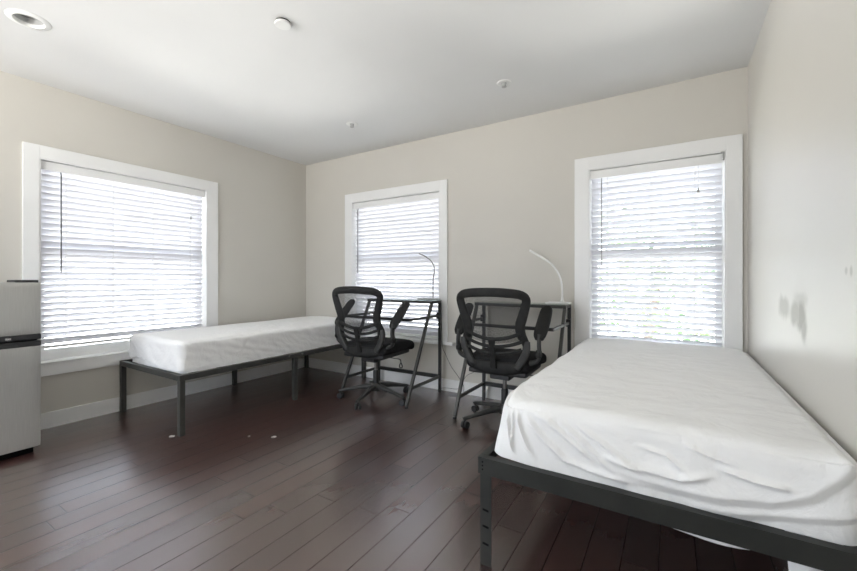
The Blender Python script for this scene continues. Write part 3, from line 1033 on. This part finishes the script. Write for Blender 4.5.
# ------------------------------------------------------------------ desk lamps
LZ = 0.8842
l1 = thing('desk_lamp', 'thin silver gooseneck desk lamp with flat base in front of window', 'lamp', (-1.935, 3.19, LZ), 0, 'desk lamps')
rounded_box(-0.150, 0.058, -0.050, 0.050, 0.0, 0.014, 0.006, 12, 8, 2, None).build('base', M['silver'], l1, angle=60)
p = smooth_path([(0.0, 0, 0.012), (0.0, 0, 0.15), (0.006, 0, 0.22), (0.014, 0, 0.275), (0.006, 0, 0.325), (-0.028, 0, 0.375), (-0.08, 0, 0.412)], 6)
MB().tube(p, 0.0050, 10).build('stem', M['steel_dark'], l1)
MB().sweep([(-0.074, 0, 0.410), (-0.11, 0, 0.427), (-0.150, 0, 0.442), (-0.158, 0, 0.444)], [0.018, 0.022, 0.022, 0.014], 0.010, normal=(-0.35, 0, 0.94), seg=10, power=3).build('lamp_head', M['steel_dark'], l1, angle=60)
l2 = thing('desk_lamp', 'white curved desk lamp beside the right window', 'lamp', (-0.742, 3.19, LZ), 0, 'desk lamps')
rounded_box(-0.122, 0.060, -0.060, 0.060, 0.0, 0.016, 0.007, 12, 8, 2, None).build('base', M['plastic_white'], l2, angle=60)
MB().lathe([(0.0, 0.060), (0.008, 0.058), (0.011, 0.035), (0.018, 0.015), (0.018, 0.010)], (0, 0, 0), 16).build('stem_collar', M['plastic_white'], l2)
p = smooth_path([(0.0, 0, 0.04), (-0.002, 0, 0.12), (-0.012, 0, 0.19), (-0.042, 0, 0.262), (-0.085, 0, 0.318), (-0.125, 0, 0.348)], 6)
MB().tube(p, 0.0072, 12).build('stem', M['plastic_white'], l2)
MB().sweep(smooth_path([(-0.112, 0, 0.340), (-0.130, 0, 0.352), (-0.18, 0, 0.385), (-0.245, 0, 0.424), (-0.262, 0, 0.433)], 4), [0.016] + [0.030] * 3 + [0.034] * 9 + [0.034] * 3 + [0.020], 0.016,
           normal=(-0.5, 0, 0.86), seg=12, power=3).build('lamp_head', M['plastic_white'], l2, angle=60)
cp = smooth_path([(0.055, 0.03, 0.008), (0.080, 0.035, -0.01), (0.092, 0.03, -0.10), (0.088, 0.03, -0.19), (0.072, 0.035, -0.22), (0.070, 0.04, -0.40), (0.066, 0.05, -0.70)], 6)
MB().tube(cp, 0.0022, 6).build('power_cord', M['cord_white'], l2)

# ------------------------------------------------------------------ cords
yk = YB - 0.018
pc = MB().tube(smooth_path([(-1.892, 3.268, 0.865), (-1.886, 3.272, 0.60), (-1.880, 3.275, 0.435), (-1.862, 3.30, 0.36), (-1.801, yk, 0.239), (-1.735, yk, 0.165), (-1.700, yk, 0.120),
                            (-1.672, yk, 0.075), (-1.668, yk - 0.004, 0.02), (-1.64, yk - 0.03, 0.003)], 6), 0.0022, 6).build('power_cord', M['plastic_black'])
tag(pc, 'thin black cord dropping from the window sill to the floor between the desks', 'cord', 'black power cords')
pc = MB().tube(smooth_path([(-1.470, 3.275, 0.30), (-1.560, yk - 0.008, 0.225), (-1.630, yk - 0.008, 0.185), (-1.668, yk - 0.008, 0.135), (-1.690, yk - 0.008, 0.070), (-1.74, yk - 0.008, 0.040), (-1.83, yk - 0.01, 0.036), (-1.90, yk - 0.008, 0.026), (-1.93, yk - 0.01, 0.003)], 6), 0.0020, 6).build('power_cord', M['plastic_black'])
tag(pc, 'thin black cord looping low along the baseboard behind the right chair', 'cord', 'black power cords')

# ------------------------------------------------------------------ fridge
fr = thing('refrigerator', 'stainless two door compact refrigerator beside the left window', 'refrigerator', (XL + 0.02, 0.555, 0))
fy0, fy1 = -0.255, 0.252
MB().box(0.01, 0.435, fy0 + 0.004, fy1 - 0.004, 0.045, 1.055).build('body', M['plastic_black'], fr, bevel=0.006)
MB().box(0.03, 0.440, fy0 + 0.02, fy1 - 0.025, 0.0, 0.040).build('toe_kick', M['dark'], fr, bevel=0.003)
d1 = rounded_box(0.440, 0.484, fy0, fy1, 0.740, 1.062, 0.008, 4, 16, 16, None).build('freezer_door', M['steel'], fr, angle=60)
d2 = rounded_box(0.440, 0.484, fy0, fy1, 0.042, 0.668, 0.008, 4, 16, 24, None).build('fridge_door', M['steel'], fr, angle=60)
MB().box(0.440, 0.486, fy0, fy1, 0.708, 0.741).build('handle', M['plastic_black'], d1, bevel=0.003)
MB().box(0.440, 0.486, fy0, fy1, 0.667, 0.699).build('handle', M['plastic_black'], d2, bevel=0.003)
MB().box(0.4862, 0.4868, 0.00, 0.15, 0.672, 0.683).build('grip', M['plastic_grey'], d2)
MB().box(0.4862, 0.4866, 0.095, 0.120, 0.716, 0.728).build('badge', M['chrome'], d1)
MB().box(0.30, 0.478, fy1 - 0.115, fy1 - 0.010, 1.055, 1.076).build('hinge_cover', M['plastic_black'], fr, bevel=0.005)

# ------------------------------------------------------------------ ceiling fittings
cl = thing('recessed_light', 'large round white recessed ceiling light above the fridge', 'ceiling light', (cx, cy, ZC))
MB().lathe([(0.060, 0.012), (0.060, -0.001), (0.064, -0.008), (0.084, -0.006), (0.092, -0.001), (0.092, 0.0)], (0, 0, 0), 40, caps=False).build('trim_ring', M['plastic_white'], cl)
rf = MB(); rf.lathe([(0.062, 0.0), (0.060, 0.01), (0.050, 0.035), (0.0, 0.04)], (0, 0, 0), 32, caps=False)
rf.build('reflector', M['can_grey'], cl)
sd = thing('ceiling_cover', 'small white round cover plate on the ceiling near the picture top', 'ceiling cover', (-1.815, 1.407, ZC))
MB().lathe([(0.0, -0.020), (0.040, -0.020), (0.044, -0.017), (0.044, -0.010), (0.0, -0.010)], (0, 0, 0), 32).build('cap', M['plastic_white'], sd)
MB().lathe([(0.0, -0.010), (0.039, -0.010), (0.039, 0.0), (0.0, 0.0)], (0, 0, 0), 32).build('shade_gap', M['dark'], sd)  # near-black disc, stands in for the shadow gap above the cap
for (label, x, y) in (('white ceiling sprinkler nearer the right window', -1.031, 2.683), ('white ceiling sprinkler above the middle window', -2.475, 2.662)):
    sp_ = thing('ceiling_sprinkler', label, 'sprinkler', (x, y, ZC), 0, 'ceiling sprinklers')
    MB().lathe([(0.018, -0.002), (0.040, -0.006), (0.050, -0.003), (0.052, 0.0)], (0, 0, 0), 32).build('escutcheon', M['plastic_white'], sp_)
    MB().lathe([(0.0, -0.030), (0.016, -0.030), (0.018, -0.026), (0.014, -0.022), (0.016, -0.004), (0.018, -0.002)], (0, 0, 0), 20).build('sprinkler_head', M['can_grey'], sp_)

# ------------------------------------------------------------------ flakes on the floor
rnd = random.Random(5)
for (x, y, s, lab) in ((-2.925, 1.360, 0.022, 'white paint flake on the floor by the near leg of the left bed'),
                       (-2.320, 1.725, 0.020, 'white paint flake on the dark floor, farthest from the left bed leg'),
                       (-2.475, 1.640, 0.012, 'tiny white paint flake on the floor, middle of the three')):
    b = MB()
    n = 9
    bot, top = [], []
    for k in range(n):
        a = 2 * PI * k / n
        q = s * rnd.uniform(0.55, 1.0)
        bot.append((x + q * math.cos(a), y + q * math.sin(a), 0.0))
        top.append((x + 0.8 * q * math.cos(a), y + 0.8 * q * math.sin(a), 0.003 + 0.003 * rnd.random()))
    b.quad_grid([bot, top, [(x, y, 0.005)] * n], closed_v=True)
    tag(b.build('paint_flake', M['flake']), lab, 'flake', 'flakes on the floor')

# ------------------------------------------------------------------ tree outside the right window
tr = thing('leafy_tree', 'leafy green tree outside, seen through the right blind', 'tree', (-0.3, 7.2, -3.0))
MB().tube(smooth_path([(0, 0, 0), (0.05, 0, 1.5), (-0.05, 0.1, 2.8), (0.1, 0.05, 4.2)], 5), [0.14 - 0.005 * k for k in range(16)], 10).build('trunk', M['bark'], tr)
b = MB()
rnd = random.Random(9)
for k in range(2600):
    while True:
        q = Vector((rnd.uniform(-1, 1), rnd.uniform(-1, 1), rnd.uniform(-1, 1)))
        if q.length < 1:
            break
    c = Vector((q.x * 2.3, q.y * 1.3, 3.9 + q.z * 1.6))
    if noise.noise(c * 1.5) < -0.12:
        continue
    u = Vector((rnd.uniform(-1, 1), rnd.uniform(-1, 1), rnd.uniform(-1, 1))).normalized()
    v = u.cross(Vector((rnd.uniform(-1, 1), rnd.uniform(-1, 1), rnd.uniform(-1, 1)))).normalized()
    s = rnd.uniform(0.05, 0.10)
    i0 = len(b.v)
    b.v += [tuple(c - u * s), tuple(c + v * s * 0.45), tuple(c + u * s), tuple(c - v * s * 0.45)]
    b.f.append((i0, i0 + 1, i0 + 2, i0 + 3))
b.build('foliage', M['leaf'], tr, smooth=False)
